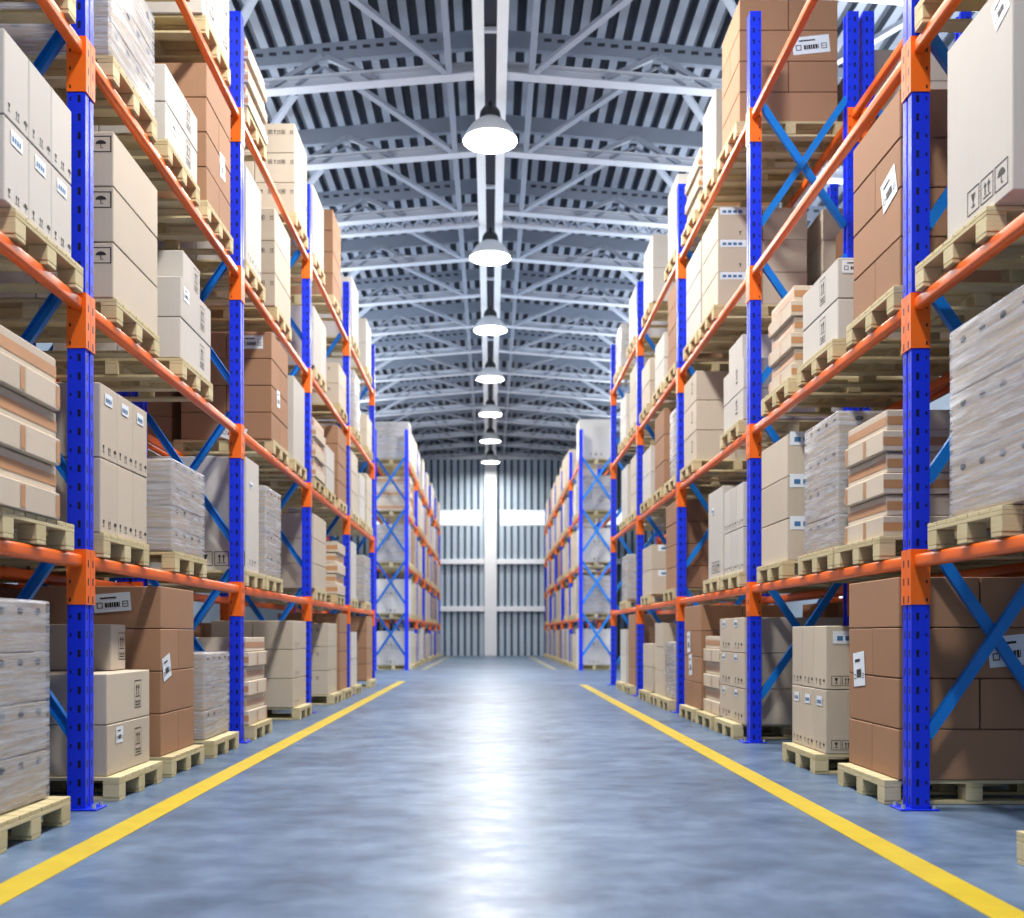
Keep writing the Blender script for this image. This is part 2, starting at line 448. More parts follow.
for side in 'LR':
    for k in range(-1, 5):
        frame(side, Y0+BAY*k, 0, 'blue cross-braced upright frame, %s along the %s near rack' % (ORD[k+1], SIDE[side]))
    for k in range(6):
        frame(side, YF+BAY*k, 0, 'blue cross-braced upright frame, %s along the %s far rack' % (ORD[k], SIDE[side]))
    for k in range(3):
        frame(side, Y0+BAY*k, 1.04, 'blue cross-braced upright frame standing behind the %s near rack, %s of three' % (SIDE[side], ORD[k]))
    for b in range(5):
        for lev in range(1, 5):
            for far, y in ((0, Y0+BAY*(b-1)), (1, YF+BAY*b)):
                w = ('%s near rack, %s' if not far else '%s far rack, %s') % (SIDE[side], NB[b])
                rbeam(side, y, lev, 0, False, 'orange front beam of the %s, %s' % (LEV[lev], w))
                rbeam(side, y, lev, DEP, True, 'orange rear beam of the %s, %s' % (LEV[lev], w))
    for b in (1, 2):
        for lev in range(1, 5):
            rbeam(side, Y0+BAY*(b-1), lev, 1.04, False, 'orange beam of the %s, rack behind %s near rack, %s' % (LEV[lev], SIDE[side], NB[b]))
            rbeam(side, Y0+BAY*(b-1), lev, 2.04, True, 'orange outer beam of the %s, rack behind %s near rack, %s' % (LEV[lev], SIDE[side], NB[b]))

# ------------------------------------------------------------------ pallets
PW, PD, PH = .81, 1.06, .145
def pal_parts():
    out = {}
    bm = bmesh.new()
    n = 7; w = .105; g = (PW-n*w)/(n-1)
    for k in range(n): add_box(bm, -PD/2, PD/2, -PW/2+k*(w+g), -PW/2+k*(w+g)+w, .122, .144)
    bev(bm, .002); out['deck_slats'] = mesh(bm, 'deck', M['wood'])
    bm = bmesh.new(); add_box(bm, -.05, .05, -PW/2, PW/2, .1005, .1215); bev(bm, .002); out['stringer'] = mesh(bm, 'stringer', M['wood'])
    bm = bmesh.new(); add_box(bm, -.05, .05, -.055, .055, .0215, .1); bev(bm, .003); out['block'] = mesh(bm, 'block', M['wood'])
    bm = bmesh.new(); add_box(bm, -PD/2, PD/2, -.05, .05, .001, .021); bev(bm, .002); out['runner'] = mesh(bm, 'runner', M['wood'])
    bm = bmesh.new()
    for k in range(n): add_box(bm, -PD/2, PD/2, -PW/2+k*(w+g), -PW/2+k*(w+g)+w, .122, .144)
    for x in (-PD/2+.05, 0, PD/2-.05):
        add_box(bm, x-.05, x+.05, -PW/2, PW/2, .1005, .1215)
        for y in (-PW/2+.055, 0, PW/2-.055): add_box(bm, x-.05, x+.05, y-.055, y+.055, .0215, .1)
    for y in (-PW/2+.055, 0, PW/2-.055): add_box(bm, -PD/2, PD/2, y-.05, y+.05, .001, .021)
    out['whole'] = mesh(bm, 'pallet', M['wood'])
    return out
PP = pal_parts()
def pallet(x, y, z, label, parts):
    t = thing('wooden_pallet', label, 'pallet', (x, y, z), 0, 'wooden pallets') if parts else tag(obj('wooden_pallet', PP['whole'], None, (x, y, z)), label, 'pallet', 'wooden pallets')
    t.rotation_euler = (0, 0, random.uniform(-.008, .008))
    if parts:
        obj('deck_slats', PP['deck_slats'], t)
        for dx in (-PD/2+.05, 0, PD/2-.05):
            obj('stringer', PP['stringer'], t, (dx, 0, 0))
            for dy in (-PW/2+.055, 0, PW/2-.055): obj('block', PP['block'], t, (dx, dy, 0))
        for dy in (-PW/2+.055, 0, PW/2-.055): obj('runner', PP['runner'], t, (0, dy, 0))
    return t

# ------------------------------------------------------------------ printed marks (2-D polygons, unit square)
def rect(x0, y0, x1, y1): return [(x0, y0), (x1, y0), (x1, y1), (x0, y1)]
def ring(x0, y0, x1, y1, t=.05): return [rect(x0, y0, x1, y0+t), rect(x0, y1-t, x1, y1), rect(x0, y0+t, x0+t, y1-t), rect(x1-t, y0+t, x1, y1-t)]
def arrow(cx, y0, y1, w=.16): return [rect(cx-w*.3, y0, cx+w*.3, y1-.22), [(cx-w, y1-.24), (cx+w, y1-.24), (cx, y1)]]
def ic_arrows(): return arrow(.32, .22, .88)+arrow(.68, .22, .88)+[rect(.12, .1, .88, .16)]
def ic_umbrella():
    p = [(.5+.36*math.cos(math.pi*i/12), .5+.34*math.sin(math.pi*i/12)) for i in range(13)]
    return [p, rect(.47, .14, .53, .5), rect(.53, .12, .66, .18)]
def ic_glass(): return [[(.28, .85), (.42, .48), (.58, .48), (.72, .85)], rect(.46, .24, .54, .48), rect(.32, .16, .68, .24)]
def place(polys, x, y, s, sx=None): return [[(x+px*(sx or s), y+py*s) for px, py in p] for p in polys]
def set_trio(s):   # glass, arrows, umbrella in frames
    out = []
    for k, ic in enumerate((ic_glass(), ic_arrows(), ic_umbrella())): out += place(ring(0, 0, 1, 1, .045)+place(ic, .1, .1, .8), k*s*1.12, 0, s)
    return out
def set_trio_small(s):
    out = []
    for k, ic in enumerate((ic_glass(), ic_arrows(), ic_umbrella())): out += place(ic, k*s*1.5, 0, s)
    return out
def set_pair(s):
    return place(ring(0, 0, 1, 1, .06)+place(ic_umbrella(), .15, .15, .7), s*.55, 0, s, s*1.3)+place(ring(0, 0, 1, 1, .06)+[rect(.3, .3, .7, .7)], 0, 0, s, s*.45)
def set_panel(s):  # tall framed panel with two arrows and a line of lettering blocks
    return place(ring(0, 0, 1, 1, .03), 0, 0, s*1.5, s)+place(ic_arrows(), .05*s, .5*s, s*.9)+[rect(.15*s, .14*s, .85*s, .2*s), rect(.15*s, .26*s, .3*s, .4*s), rect(.42*s, .26*s, .58*s, .4*s), rect(.7*s, .26*s, .85*s, .4*s)]
def set_arrows(s): return place(ic_arrows(), 0, 0, s*1.3, s)+[rect(.12*s, -.32*s, .34*s, -.12*s), rect(.4*s, -.32*s, .62*s, -.12*s), rect(.68*s, -.32*s, .88*s, -.12*s)]
def set_dots(s): return place(ic_glass(), 0, 0, s)+place(ring(0, 0, 1, 1, .12)+[rect(.3, .3, .7, .7)], 1.7*s, .1*s, s*.8)+place(ic_arrows(), 3.3*s, 0, s)
def set_holes(s):
    e = [(.5+.5*math.cos(2*math.pi*i/14), .5+.5*math.sin(2*math.pi*i/14)) for i in range(14)]
    return place([e], 0, 0, s*.6, s)
MARKS = {'trio': set_trio, 'small': set_trio_small, 'pair': set_pair, 'panel': set_panel, 'arrows': set_arrows, 'dots': set_dots, 'hole': set_holes}
def facef(size, face, side):
    dx, dy, dz = size; s = SG[side]
    if face == 'a':
        n = Vector((-s, 0, 0)); u = Vector((0, -s, 0)); w = dy; c = n*(dx/2)
    else:
        n = Vector((0, -1, 0)); u = Vector((1, 0, 0)); w = dx; c = n*(dy/2)
    v = Vector((0, 0, 1))
    return c-u*(w/2), u, v, n, w, dz      # carton origin at the base centre
def decal(bm, size, face, side, polys, off, mi=0, rot=0, piv=(0, 0)):
    o, u, v, n, w, h = facef(size, face, side)
    ca, sa = math.cos(rot), math.sin(rot)
    for p in polys:
        q = []
        for a, b in p:
            a -= piv[0]; b -= piv[1]; a, b = piv[0]+a*ca-b*sa, piv[1]+a*sa+b*ca
            q.append(bm.verts.new(o+u*a+v*b+n*off))
        f = bm.faces.new(q); f.material_index = mi
        f.normal_update()
        if f.normal.dot(n) < 0: f.normal_flip()
def body_mesh(kind, size):
    def mk():
        dx, dy, dz = size; bm = bmesh.new(); add_box(bm, -dx/2, dx/2, -dy/2, dy/2, 0, dz); bev(bm, .005)
        return mesh(bm, kind+'_carton', M[kind])
    return cached(('body', kind, size), mk)
def mark_mesh(size, side, mark):
    """one mesh per printed mark; the three framed icons come apart into three"""
    face, kind, u, v, sz = mark
    def mk():
        w = facef(size, face, side)[4]; P = MARKS[kind](sz)
        ww = max(a for p in P for a, b in p); hh = max(b for p in P for a, b in p); k = 1
        if ww > w-.03: k = (w-.03)/ww; P = [[(a*k, b*k) for a, b in p] for p in P]; ww *= k; hh *= k
        ox = max(.012, min(u*w, w-ww-.012)); oy = max(.012, min(v*size[2], size[2]-hh-.012))
        pit = {'trio': 1.12, 'dots': 1.5}.get(kind); n = 3 if pit else 1; out = []
        for q in range(n):
            bm = bmesh.new()
            for p in P:
                cx = sum(a for a, b in p)/len(p)
                if n == 1 or int(min(2, cx/(sz*k*pit))) == q: decal(bm, size, face, side, [[(ox+a, oy+b) for a, b in p]], .0015)
            out.append(mesh(bm, 'marking', M['ink']))
        return out
    return cached(('mark', size, side, mark), mk)
def label_mesh(size, side, face, u, v, lw, lh, rot):
    def mk():
        w = facef(size, face, side)[4]; x, y = max(.01, min(u*w, w-lw-.01)), v*size[2]; out = []
        bm = bmesh.new(); decal(bm, size, face, side, [rect(x, y, x+lw, y+lh)], .003, 0, rot, (x, y)); out.append(mesh(bm, 'label', M['sticker']))
        bm = bmesh.new(); P = []
        P += [rect(x+lw*.18, y+lh*.72, x+lw*.62, y+lh*.80)]
        q = min(lh*.32, lw*.16)
        P += place(ring(0, 0, 1, 1, .14), x+lw*.08, y+lh*.22, q)
        xx = x+lw*.3
        rr = random.Random(5)
        while xx < x+lw*.7:
            b = lw*rr.choice((.02, .035, .055)); P.append(rect(xx, y+lh*.25, min(xx+b, x+lw*.7), y+lh*.5)); xx += b+lw*.015
        P += place(ring(0, 0, 1, 1, .12)+[rect(.2, .45, .8, .55)], x+lw*.77, y+lh*.22, q)
        decal(bm, size, face, side, P, .0045, 0, rot, (x, y)); out.append(mesh(bm, 'print', M['ink']))
        return out
    return cached(('label', size, side, face, u, v, lw, lh, rot), mk)
def bluelabel_mesh(size, side, face, u, v, lw, lh):
    def mk():
        w = facef(size, face, side)[4]; x, y = max(.01, min(u*w, w-lw-.01)), v*size[2]
        bm = bmesh.new(); decal(bm, size, face, side, [rect(x, y, x+lw, y+lh)], .003); a = mesh(bm, 'label', M['sticker'])
        bm = bmesh.new(); decal(bm, size, face, side, [rect(x+lw*(.1+.2*i), y+lh*.25, x+lw*(.24+.2*i), y+lh*.6) for i in range(4)], .0045); b = mesh(bm, 'print', M['inkblue'])
        return [a, b]
    return cached(('blabel', size, side, face, u, v, lw, lh), mk)
def tape_mesh(size, side, mode):
    def mk():
        bm = bmesh.new(); dx, dy, dz = size
        band = lambda w: [rect(.002, dz*.26, w-.002, dz*.68)]
        if mode == 'P':
            decal(bm, size, 'a', side, band(dy), .002)
            w = dx; a0 = 0 if side == 'R' else w-.17
            decal(bm, size, 'n', side, [rect(a0+.004, dz*.26, a0+.166, dz*.68)], .002)
        else:
            decal(bm, size, 'n', side, band(dx), .002)
            decal(bm, size, 'a', side, [rect((dy-.05 if side == 'L' else .0), dz*.1, (dy-.003 if side == 'L' else .05), dz*.9)], .002)
        return mesh(bm, 'tape', M['tape'])
    return cached(('tape', size, side, mode), mk)

TIER = ['bottom tier', 'second tier', 'third tier', 'fourth tier', 'fifth tier', 'top tier']
def tname(t, n): return 'top tier' if t == n-1 and n > 1 else ('single tier' if n == 1 else TIER[t])
def cname(c, n): return '' if n == 1 else (('near column', 'far column')[c] if n == 2 else ('near column', 'middle column', 'far column')[c])
KNAME = {'beige': 'beige_carton', 'white': 'white_carton', 'brown': 'brown_carton', 'flat': 'flat_carton'}
KDESC = {'beige': 'beige', 'white': 'whitish', 'brown': 'brown', 'flat': 'flat taped'}
def carton(kind, side, size, loc, label, marks=None, lab=None, tape=None, group=None, rz=None):
    size = tuple(round(q, 3) for q in size)
    has = marks or lab or tape
    nm = KNAME[kind]
    t = tag(obj(nm, body_mesh(kind, size), None, loc), label, 'carton', group)
    t.rotation_euler = (0, 0, random.uniform(-.0022, .0022) if rz is None else rz)
    for mk in marks or ():
        for me in mark_mesh(size, side, mk): obj('printed_marking', me, t)
    for q in lab or ():
        ms = bluelabel_mesh(size, side, *q[1:]) if q[0] == 'b' else label_mesh(size, side, *q[1:])
        a = obj('shipping_label', ms[0], t); obj('label_print', ms[1], a)
    if tape: obj('tape_strip', tape_mesh(size, side, tape), t)
    return t

def where(side, lev, y0, far, back):
    base = YF if far else Y0-BAY
    b = int((y0-base+.02)//BAY); f = ((y0-base) % BAY)/BAY
    slot = 'near load' if f < .28 else ('middle load' if f < .56 else 'far load')
    if f > .97: slot = 'near load'; b += 1
    rk = '%s%s rack' % ('far-' if far else ('rear-' if back else ''), SIDE[side])
    return slot, '%s, %s' % (LEV[lev], rk), NB[min(b, 4)], b

def wrapped(side, size, loc, label, tiers, holes=True):
    t = thing('wrapped_pallet_load', label, 'wrapped load', loc, random.uniform(-.006, .006), 'film wrapped pallet loads')
    dx, dy, dz = size; h = dz/tiers; sz = tuple(round(q, 3) for q in (dx-.03, dy-.03, h-.006))
    me = body_mesh('core', sz)
    for k in range(tiers):
        c = obj('carton', me, t, (random.uniform(-.004, .004), random.uniform(-.004, .004), k*h+.003))
        if holes:
            def mk():
                bm = bmesh.new()
                for face in 'an':
                    w = facef(sz, face, side)[4]
                    for q in range(4 if face == 'a' else 3):
                        decal(bm, sz, face, side, [[(w*(.12+q*.24)+a, h*.72+b) for a, b in p] for p in set_holes(.062)], .0015)
                return mesh(bm, 'hand_hole', M['hole'])
            obj('hand_hole_marking', cached(('hh', sz, side), mk), c)
    def film():
        bm = bmesh.new(); add_box(bm, -dx/2, dx/2, -dy/2, dy/2, .002, dz+.008); bev(bm, .02, 2)
        es = [e for e in bm.edges if abs((e.verts[0].co-e.verts[1].co).z) > .3]
        bmesh.ops.subdivide_edges(bm, edges=es, cuts=14, use_grid_fill=True)
        r = random.Random(3)
        for v in bm.verts:
            if .02 < v.co.z < dz-.02:
                k = 1+r.uniform(-.003, .002); v.co.x *= k; v.co.y *= k
        for f in bm.faces: f.smooth = True
        return mesh(bm, 'film', M['film'])
    obj('stretch_film', cached(('film', tuple(round(q, 3) for q in size)), film), t)

def load(side, lev, y0, y1, kind, tiers, h, cols=1, rows=None, marks=None, lab=None, inset=0, far=False, back=False, pal=True, depth=.96, top=None, skip=(), pdy=0):
    """one pallet with its goods. lab: {(tier, col, row): [label specs]}"""
    s = SG[side]; base = STEP*lev+(.0025 if lev else 0)
    x0 = XF[side]+s*((.05 if lev == 0 else .0)+(1.10 if back else 0)-(.03 if lev == 0 else 0)+.02*0)
    if lev == 0 and not back: x0 = XF[side]+s*(-.06)
    if far and side == 'R': x0 += .09
    slot, lv, bay, b = where(side, lev, y0, far, back)
    near = (not far) and b <= 2
    if rows is None: rows = 2 if (near and not back) else 1
    W = y1-y0; yc = (y0+y1)/2; place_ = '%s, %s, %s' % (slot, lv, bay)
    g0 = YF if far else Y0-BAY
    q0 = g0+BAY*math.floor((yc-g0)/BAY); pyc = min(max(yc+pdy, q0+PW/2+.10), q0+BAY-PW/2-.09)
    if pal: pallet(x0+s*(PD/2-.015), pyc, base, 'pale wooden pallet under the %s' % place_, near)
    zb = base+PH+.002; inset += (.05 if lev == 0 else (-.012 if side == 'L' else .012))+(.03 if kind == 'flat' and side == 'R' else 0); xs = x0+s*(.012+inset)       # goods
    grp = None
    if kind == 'wrap':
        wrapped(side, (depth, W, h), (xs+s*depth/2, yc, zb), 'grey film-wrapped carton stack, %s' % place_, tiers, holes=marks is not False)
        return
    th = h/tiers
    for t in range(tiers):
        c_n, r_n = cols, rows; pro = 0; tp = None
        if kind == 'brown' and cols == 1:
            c_n, r_n = (1, 2) if t % 2 else (2, 1)
            if not near: c_n, r_n = 1, 1
        if kind == 'flat':
            if near: c_n, r_n = (1, 2) if t % 2 == 1 else (2, 1)
            else: c_n, r_n = 1, 1
            pro = .0 if t % 2 else -.03; tp = 'P' if t % 2 else 'Q'
        for c in range(c_n):
            for r in range(r_n):
                if (t, c, r) in skip: continue
                dy = W/c_n; dx = depth/r_n
                ww = dy-.004
                if kind == 'flat' and tp == 'Q': ww = dy-.004
                jit = random.uniform(-.0012, .0012)
                loc = (xs+s*(dx*(r+.5)+pro+jit), y0+dy*(c+.5)+(0 if kind != 'flat' else (.0 if t % 2 else -.02)), zb+t*th)
                bits = [('%s carton' % KDESC[kind]), tname(t, tiers)]
                if cname(c, c_n): bits.append(cname(c, c_n))
                if r_n == 2: bits.append(('front row', 'back row')[r])
                label = ', '.join(bits)+', '+place_
                mk = marks if r == 0 else None
                lb = (lab or {}).get((t, c, r)) or ((lab or {}).get('all') if r == 0 else None)
                carton(kind, side, (dx-.007, ww-.002, th-.005), loc, label, mk, lb, tp if r == 0 else None, '%s cartons on the racks' % KDESC[kind])
    if top:   # one smaller carton on top: (y0, y1, height, inset, kind)
        ty0, ty1, thh, ti, tk = top
        carton(tk, side, (depth*.6, ty1-ty0, thh), (xs+s*(ti+depth*.3), (ty0+ty1)/2, zb+h), '%s carton alone on top, %s' % (KDESC[tk], place_), marks and [m for m in marks if m[0] == 'a' and m[1] != 'arrows'] or None, None, None, '%s cartons on the racks' % KDESC[tk])

# mark presets: (face, kind, u, v, size)
A_SMALL = (('a', 'small', .12, .06, .065),)
A_SMALLN = (('a', 'small', .12, .06, .055), ('n', 'trio', .08, .06, .07))
A_TRIO = (('a', 'trio', .30, .05, .13),)
N_PAIR = {'L': (('n', 'pair', .78, .62, .10),), 'R': (('n', 'pair', .05, .62, .10),)}
A_PANEL = {'L': (('a', 'panel', .62, .22, .12),), 'R': (('a', 'panel', .52, .22, .12),)}
A_ARROW = (('a', 'arrows', .62, .45, .10),)
N_DOTS = (('n', 'dots', .12, .62, .06), ('n', 'dots', .6, .62, .06))
N_LOW = (('n', 'dots', .45, .12, .06),)
A_PRINT = (('a', 'small', .2, .35, .07), ('a', 'arrows', .6, .5, .08))
TOPL = [('b', 'a', .25, .74, .12, .07)]
NB_R = [('b', 'n', .05, .74, .22, .07)]

L, R = 'L', 'R'
# ---- left near rack, bay before the first post
load(L, 0, 4.50, 5.34, 'wrap', 4, 1.02, pdy=.08)
load(L, 1, 4.60, 5.41, 'flat', 6, .86, pdy=.19)
load(L, 2, 4.83, 5.61, 'white', 2, .82, 3, marks=A_SMALL, lab={(0, 0, 0): TOPL, (0, 1, 0): TOPL, (0, 2, 0): TOPL}, pdy=.10)
load(L, 3, 4.85, 5.60, 'beige', 2, .6, 1)
# ---- left, second bay
load(L, 0, 6.13, 6.90, 'beige', 2, .62, 1, marks=A_PANEL[L], lab={(0, 0, 0): [('l', 'a', .18, .60, .12, .10, 0)]}, top=(6.62, 6.88, .30, .16, 'beige'))
load(L, 0, 7.13, 7.93, 'brown', 4, 1.195, lab={(2, 0, 0): [('l', 'a', .14, -.28, .18, .17, .25)], (3, 0, 0): [('l', 'n', 0, .36, .26, .13, .08)]})
load(L, 0, 8.22, 9.02, 'wrap', 3, .70)
load(L, 1, 6.02, 6.84, 'beige', 2, .89, 3, marks=A_SMALL, lab={(1, 0, 0): TOPL, (1, 1, 0): TOPL, (1, 2, 0): TOPL})
load(L, 1, 7.40, 8.22, 'wrap', 4, .67)
load(L, 2, 6.23, 7.06, 'beige', 3, 1.02, 1, marks=N_PAIR[L])
load(L, 2, 7.58, 8.40, 'white', 2, .61, 1, marks=A_PANEL[L], lab={(1, 0, 0): [('l', 'a', .08, .5, .14, .10, 0)]}, top=(7.80, 8.25, .27, .05, 'white'))
load(L, 3, 6.18, 7.00, 'wrap', 3, .71)
load(L, 3, 7.23, 8.02, 'white', 2, .54, 1, marks=A_PANEL[L], lab={(0, 0, 0): [('l', 'a', .15, .5, .14, .10, 0)]})
load(L, 3, 8.27, 9.04, 'brown', 4, 1.13, lab={(1, 0, 0): [('l', 'a', .55, .4, .16, .2, .1)]})
load(L, 4, 7.00, 7.75, 'white', 3, .9, 1)
load(L, 4, 8.15, 9.00, 'white', 3, .9, 2, marks=A_PRINT)
# ---- left, third bay
load(L, 0, 9.62, 10.40, 'flat', 6, .83)
load(L, 0, 11.9, 12.75, 'beige', 3, 1.02, 1, marks=A_SMALL)
load(L, 1, 9.62, 10.15, 'white', 1, 1.08, 1, marks=(('a', 'small', .2, .05, .07), ('n', 'trio', .5, .04, .14)), lab={'all': TOPL})
load(L, 1, 10.45, 11.22, 'wrap', 4, .92)
load(L, 2, 10.73, 11.60, 'brown', 4, 1.13, lab={(3, 0, 0): [('l', 'n', .30, .36, .24, .14, .0)], (0, 0, 0): [('l', 'n', .42, .1, .26, .17, -.35)], (1, 0, 0): [('l', 'a', .3, .4, .16, .18, .1)]})
load(L, 2, 11.95, 12.65, 'white', 1, .98, 1)
load(L, 3, 9.62, 10.25, 'white', 1, .92, 2, marks=A_SMALL)
load(L, 3, 10.9, 11.75, 'beige', 3, 1.05, 1, marks=N_DOTS)
load(L, 4, 9.60, 10.40, 'flat', 6, .66)
load(L, 4, 12.0, 12.8, 'beige', 3, 1.05, 1, marks=N_DOTS)
# ---- left, fourth bay
load(L, 0, 14.5, 15.3, 'beige', 3, 1.02, 1, marks=N_DOTS)
load(L, 0, 15.6, 16.4, 'brown', 4, 1.18)
load(L, 1, 13.3, 14.3, 'beige', 3, .98, 1)
load(L, 1, 15.2, 16.0, 'flat', 5, .78)
load(L, 2, 13.3, 14.1, 'flat', 6, .78)
load(L, 2, 14.3, 15.05, 'white', 2, .62, 1)
load(L, 2, 15.4, 16.3, 'brown', 4, 1.1)
load(L, 3, 13.3, 14.3, 'white', 1, .78, 2)
load(L, 3, 15.5, 16.3, 'beige', 2, .62, 1, marks=N_DOTS)
load(L, 4, 13.3, 14.1, 'white', 1, .9, 1)
load(L, 4, 14.9, 15.7, 'brown', 4, 1.25)
# ---- left, fifth bay
load(L, 0, 16.9, 17.6, 'white', 2, .9, 1)
load(L, 0, 19.0, 19.9, 'brown', 4, 1.2)
load(L, 1, 16.9, 17.5, 'white', 1, .95, 1)
load(L, 1, 18.7, 19.6, 'wrap', 4, .85)
load(L, 2, 16.9, 17.7, 'beige', 3, 1.0, 1)
load(L, 2, 18.0, 18.7, 'white', 2, .8, 1)
load(L, 2, 19.0, 19.8, 'beige', 3, .95, 1)
load(L, 3, 17.2, 18.0, 'wrap', 3, .95)
load(L, 3, 19.0, 19.8, 'beige', 2, .6, 1)
load(L, 4, 17.0, 17.8, 'white', 2, 1.0, 1)
load(L, 4, 18.9, 19.7, 'white', 2, .9, 1)
# ---- right near rack, bay before the first post
pallet(2.30+PD/2, 4.46-PW/2, 0, 'pale wooden pallet standing alone on the floor, front bay, right near rack', True)
load(R, 1, 4.50, 5.38, 'wrap', 3, .98, pdy=.2)
load(R, 2, 4.72, 5.40, 'white', 1, 1.03, 1, rows=1, marks=(('a', 'trio', .34, .05, .125),), lab={(0, 0, 0): [('l', 'a', .78, .80, .14, .14, .35)]}, pdy=.24)
load(R, 3, 4.92, 5.70, 'beige', 2, .6, 1)
# ---- right, second bay
load(R, 0, 5.98, 6.82, 'brown', 4, 1.195, lab={(2, 1, 0): [('l', 'a', .25, -.30, .20, .22, .10)], (2, 0, 0): [('l', 'n', .56, .2, .27, .18, .1)]})
load(R, 0, 7.28, 8.10, 'beige', 2, .92, 3, marks=A_SMALLN, lab={(1, 0, 0): [('b', 'n', .1, .72, .3, .09)], (0, 0, 0): TOPL, (0, 1, 0): TOPL, (0, 2, 0): TOPL})
load(R, 1, 6.30, 6.98, 'flat', 6, .79)
load(R, 1, 7.10, 7.86, 'wrap', 4, .95)
load(R, 1, 8.30, 9.10, 'beige', 3, 1.03, 1, lab={'all': [('b', 'n', .04, .74, .36, .11)]})
load(R, 2, 6.02, 6.80, 'brown', 4, 1.17, lab={(2, 0, 0): [('l', 'a', .36, -.22, .22, .19, .25)]})
load(R, 2, 7.10, 7.90, 'white', 2, .57, 1, marks=A_PANEL[R], lab={(1, 0, 0): [('l', 'n', .06, .62, .2, .09, 0)]})
load(R, 2, 8.22, 8.88, 'flat', 6, .76)
# ---- right, third bay
load(R, 0, 9.62, 10.66, 'beige', 3, 1.02, 2, marks=(('a', 'small', .25, .08, .08),), lab={'all': TOPL})
load(R, 0, 10.72, 11.5, 'flat', 6, .84)
load(R, 0, 11.6, 12.6, 'brown', 4, 1.195, lab={(2, 1, 0): [('l', 'a', .4, .1, .2, .25, .1)], (1, 0, 0): [('l', 'a', .3, .2, .2, .25, .1)]})
load(R, 1, 9.75, 10.55, 'white', 2, .86, 3, marks=A_SMALL)
load(R, 1, 10.62, 11.32, 'white', 1, .95, 1, pdy=.03, marks=(('a', 'trio', .25, .06, .12),), lab={'all': TOPL})
load(R, 2, 9.75, 10.58, 'white', 2, .60, 1, marks=A_ARROW, top=(9.95, 10.5, .27, .04, 'white'))
load(R, 2, 12.0, 12.75, 'beige', 3, 1.05, 1, marks=A_ARROW)
load(R, 3, 10.85, 11.65, 'beige', 3, 1.03, 1, marks=N_LOW, lab={'all': [('b', 'n', .05, .78, .28, .08)]})
load(R, 3, 11.75, 12.6, 'white', 3, 1.03, 1)
load(R, 4, 9.90, 10.65, 'brown', 4, 1.20, lab={(2, 0, 0): [('l', 'n', .55, .18, .36, .17, .1)]})
load(R, 4, 10.95, 11.6, 'white', 1, .9, 2)
load(R, 4, 11.9, 12.7, 'flat', 6, .72)
# ---- right, fourth bay
load(R, 0, 13.3, 14.0, 'wrap', 3, .75)
load(R, 0, 14.15, 14.85, 'beige', 3, 1.02, 1)
load(R, 0, 15.1, 16.0, 'beige', 2, .72, 1, lab={'all': [('b', 'n', .1, .74, .5, .09)]})
load(R, 1, 13.2, 14.05, 'brown', 4, 1.15)
load(R, 1, 15.3, 16.2, 'beige', 2, .75, 1, lab={'all': [('b', 'n', .1, .74, .5, .09)]})
load(R, 2, 13.2, 13.75, 'wrap', 3, .9)
load(R, 2, 14.2, 15.0, 'brown', 3, 1.1)
load(R, 2, 15.4, 16.2, 'white', 2, .8, 1)
load(R, 3, 13.2, 13.9, 'brown', 4, 1.1)
load(R, 3, 14.2, 15.0, 'white', 2, .7, 1)
load(R, 3, 15.5, 16.3, 'beige', 2, .7, 1)
load(R, 4, 13.2, 13.9, 'white', 1, 1.0, 1)
load(R, 4, 15.2, 16.1, 'white', 2, 1.0, 1)
# ---- right, fifth bay
load(R, 0, 16.9, 17.7, 'brown', 4, 1.2)
load(R, 0, 18.0, 18.8, 'white', 2, .95, 1)
load(R, 1, 17.9, 18.8, 'wrap', 3, .8)
load(R, 2, 16.9, 17.6, 'beige', 3, .95, 1)
load(R, 2, 18.0, 18.8, 'white', 1, .95, 2)
load(R, 3, 16.9, 17.7, 'beige', 3, 1.0, 1)
load(R, 3, 18.2, 19.0, 'white', 2, .8, 1)
load(R, 4, 17.0, 17.8, 'white', 2, .85, 1)
load(R, 4, 18.9, 19.7, 'wrap', 3, .8)
# ---- racks standing behind: what shows through the gaps
for side in 'LR':
    load(side, 0, 7.1, 7.9, 'brown', 4, 1.2, back=True)
    load(side, 0, 8.3, 9.1, 'brown', 4, 1.2, back=True)
    load(side, 0, 9.75, 10.5, 'brown', 4, 1.2, back=True)
    load(side, 0, 10.9, 11.7, 'brown', 4, 1.2, back=True)
    load(side, 0, 12.0, 12.8, 'brown', 3, 1.0, back=True)
    load(side, 1, 7.1, 7.9, 'brown', 4, 1.1, back=True)
    load(side, 1, 8.2, 9.1, 'beige', 3, 1.0, back=True)
    load(side, 1, 9.7, 10.5, 'brown', 4, 1.1, back=True)
    load(side, 2, 6.2, 7.0, 'brown', 4, 1.1, back=True)
    load(side, 2, 10.9, 11.7, 'brown', 4, 1.1, back=True)
    load(side, 3, 8.3, 9.1, 'brown', 2, .6, back=True)
    load(side, 3, 10.8, 11.6, 'beige', 3, 1.0, back=True, marks=N_LOW)
    load(side, 3, 9.75, 10.4, 'brown', 2, .55, back=True)
    load(side, 4, 9.7, 10.5, 'beige', 2, .6, back=True)
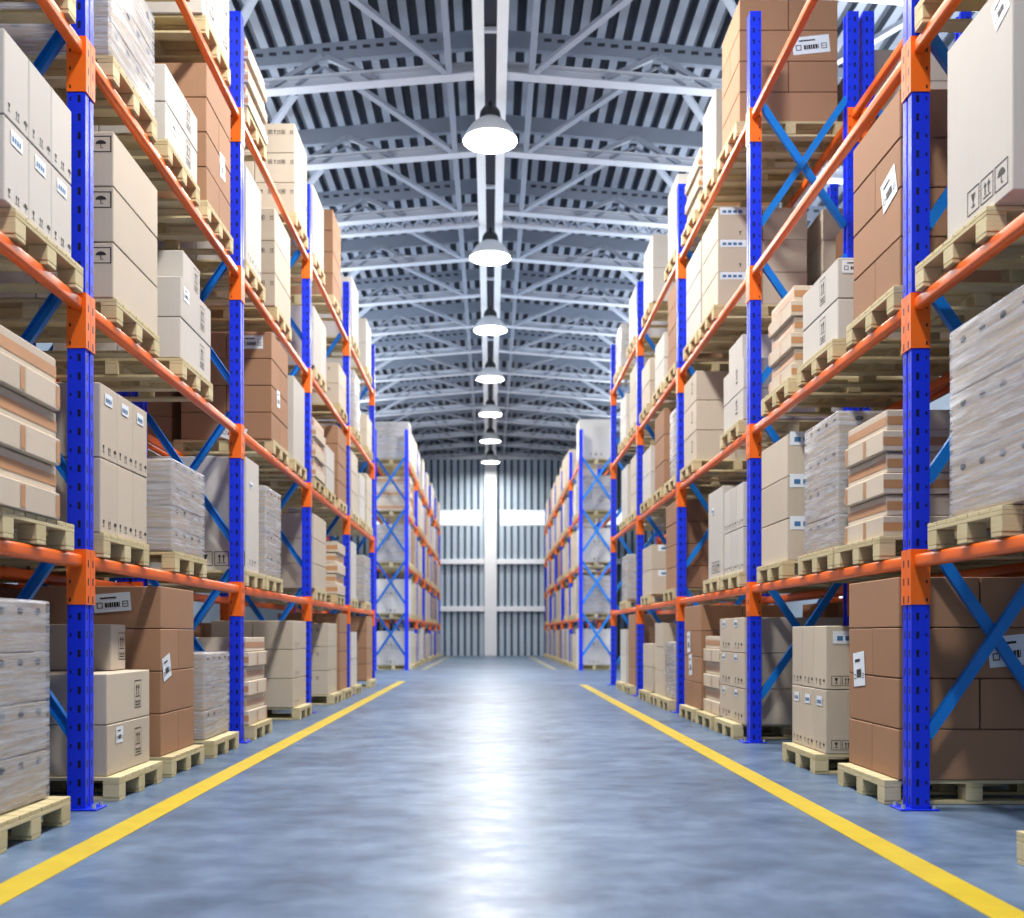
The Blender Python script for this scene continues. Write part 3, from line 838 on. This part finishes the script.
# ---- far racks
rr = random.Random(11)
for side in 'LR':
    first = {'L': ['white', 'white', 'wrap', 'flat', 'wrap'], 'R': ['white', 'wrap', 'white', 'wrap', 'tall']}[side]
    for b in range(5):
        for lev in range(5):
            for sl in range(3):
                yy = YF+BAY*b+.25+sl*1.12
                if b == 0 and sl == 0: kd = first[lev]
                else:
                    if rr.random() < .18: continue
                    kd = rr.choice(['beige', 'beige', 'white', 'white', 'brown', 'wrap'])
                h = rr.uniform(.85, 1.08)
                if kd == 'tall': load(side, lev, yy, yy+.85, 'white', 1, 1.12, 1, far=True, marks=N_DOTS[:0]+(('n', 'dots', .3, .08, .09),))
                elif kd == 'wrap': load(side, lev, yy, yy+.85, 'wrap', 3, h, far=True)
                elif kd == 'flat': load(side, lev, yy, yy+.85, 'flat', 5, .95, far=True)
                else: load(side, lev, yy, yy+.85, kd, 2 if b < 2 else 1, h, 1, far=True, marks=(('n', 'dots', .3, .1, .07),) if b == 0 and sl == 0 else None)

# ------------------------------------------------------------------ light, world, camera
w = bpy.data.worlds.new('World'); SC.world = w; w.use_nodes = True
bg = w.node_tree.nodes['Background']; bg.inputs[0].default_value = (.87, .94, 1.0, 1); bg.inputs[1].default_value = 1.6
for s in (-1, 1):          # added lamps outside the side openings, brightening the cross aisle and far racks
    L = bpy.data.lights.new('added_side_fill', 'AREA'); L.shape = 'RECTANGLE'; L.size = 5; L.size_y = 6; L.energy = 620; L.color = (.88, .95, 1)
    lo = bpy.data.objects.new('added_side_fill', L); COL.objects.link(lo); lo.location = (s*9.6, 24.5, 2.6); lo.rotation_euler = (0, s*math.pi/2, 0)
for s in (-1, 1):          # added fill lamps behind the racks, aimed up to brighten the roof
    L = bpy.data.lights.new('added_ceiling_fill', 'AREA'); L.shape = 'RECTANGLE'; L.size = .5; L.size_y = 42; L.energy = 1750; L.color = (.97, .985, 1)
    lo = bpy.data.objects.new('added_ceiling_fill', L); COL.objects.link(lo); lo.location = (s*5.2, 17, 7.2); lo.rotation_euler = (math.pi, 0, 0)
cam = bpy.data.cameras.new('camera'); co = bpy.data.objects.new('camera', cam); COL.objects.link(co); SC.camera = co
co.location = (0, 0, 1.0); co.rotation_euler = (math.pi/2, 0, 0)
cam.sensor_width = 36; cam.lens = 36*1020/1024; cam.shift_x = 21.5/1024; cam.shift_y = 175.5/1024
cam.clip_end = 200; cam.clip_start = .05
cam.dof.use_dof = True; cam.dof.focus_distance = 6.6; cam.dof.aperture_fstop = 1.8
SC.view_settings.view_transform = 'Standard'; SC.view_settings.look = 'None'; SC.view_settings.exposure = .04; SC.view_settings.gamma = .93
SC.cycles.use_denoising = True
SC.cycles.max_bounces = 6; SC.cycles.diffuse_bounces = 4; SC.cycles.glossy_bounces = 3; SC.cycles.transparent_max_bounces = 8
SC.cycles.sample_clamp_indirect = 6
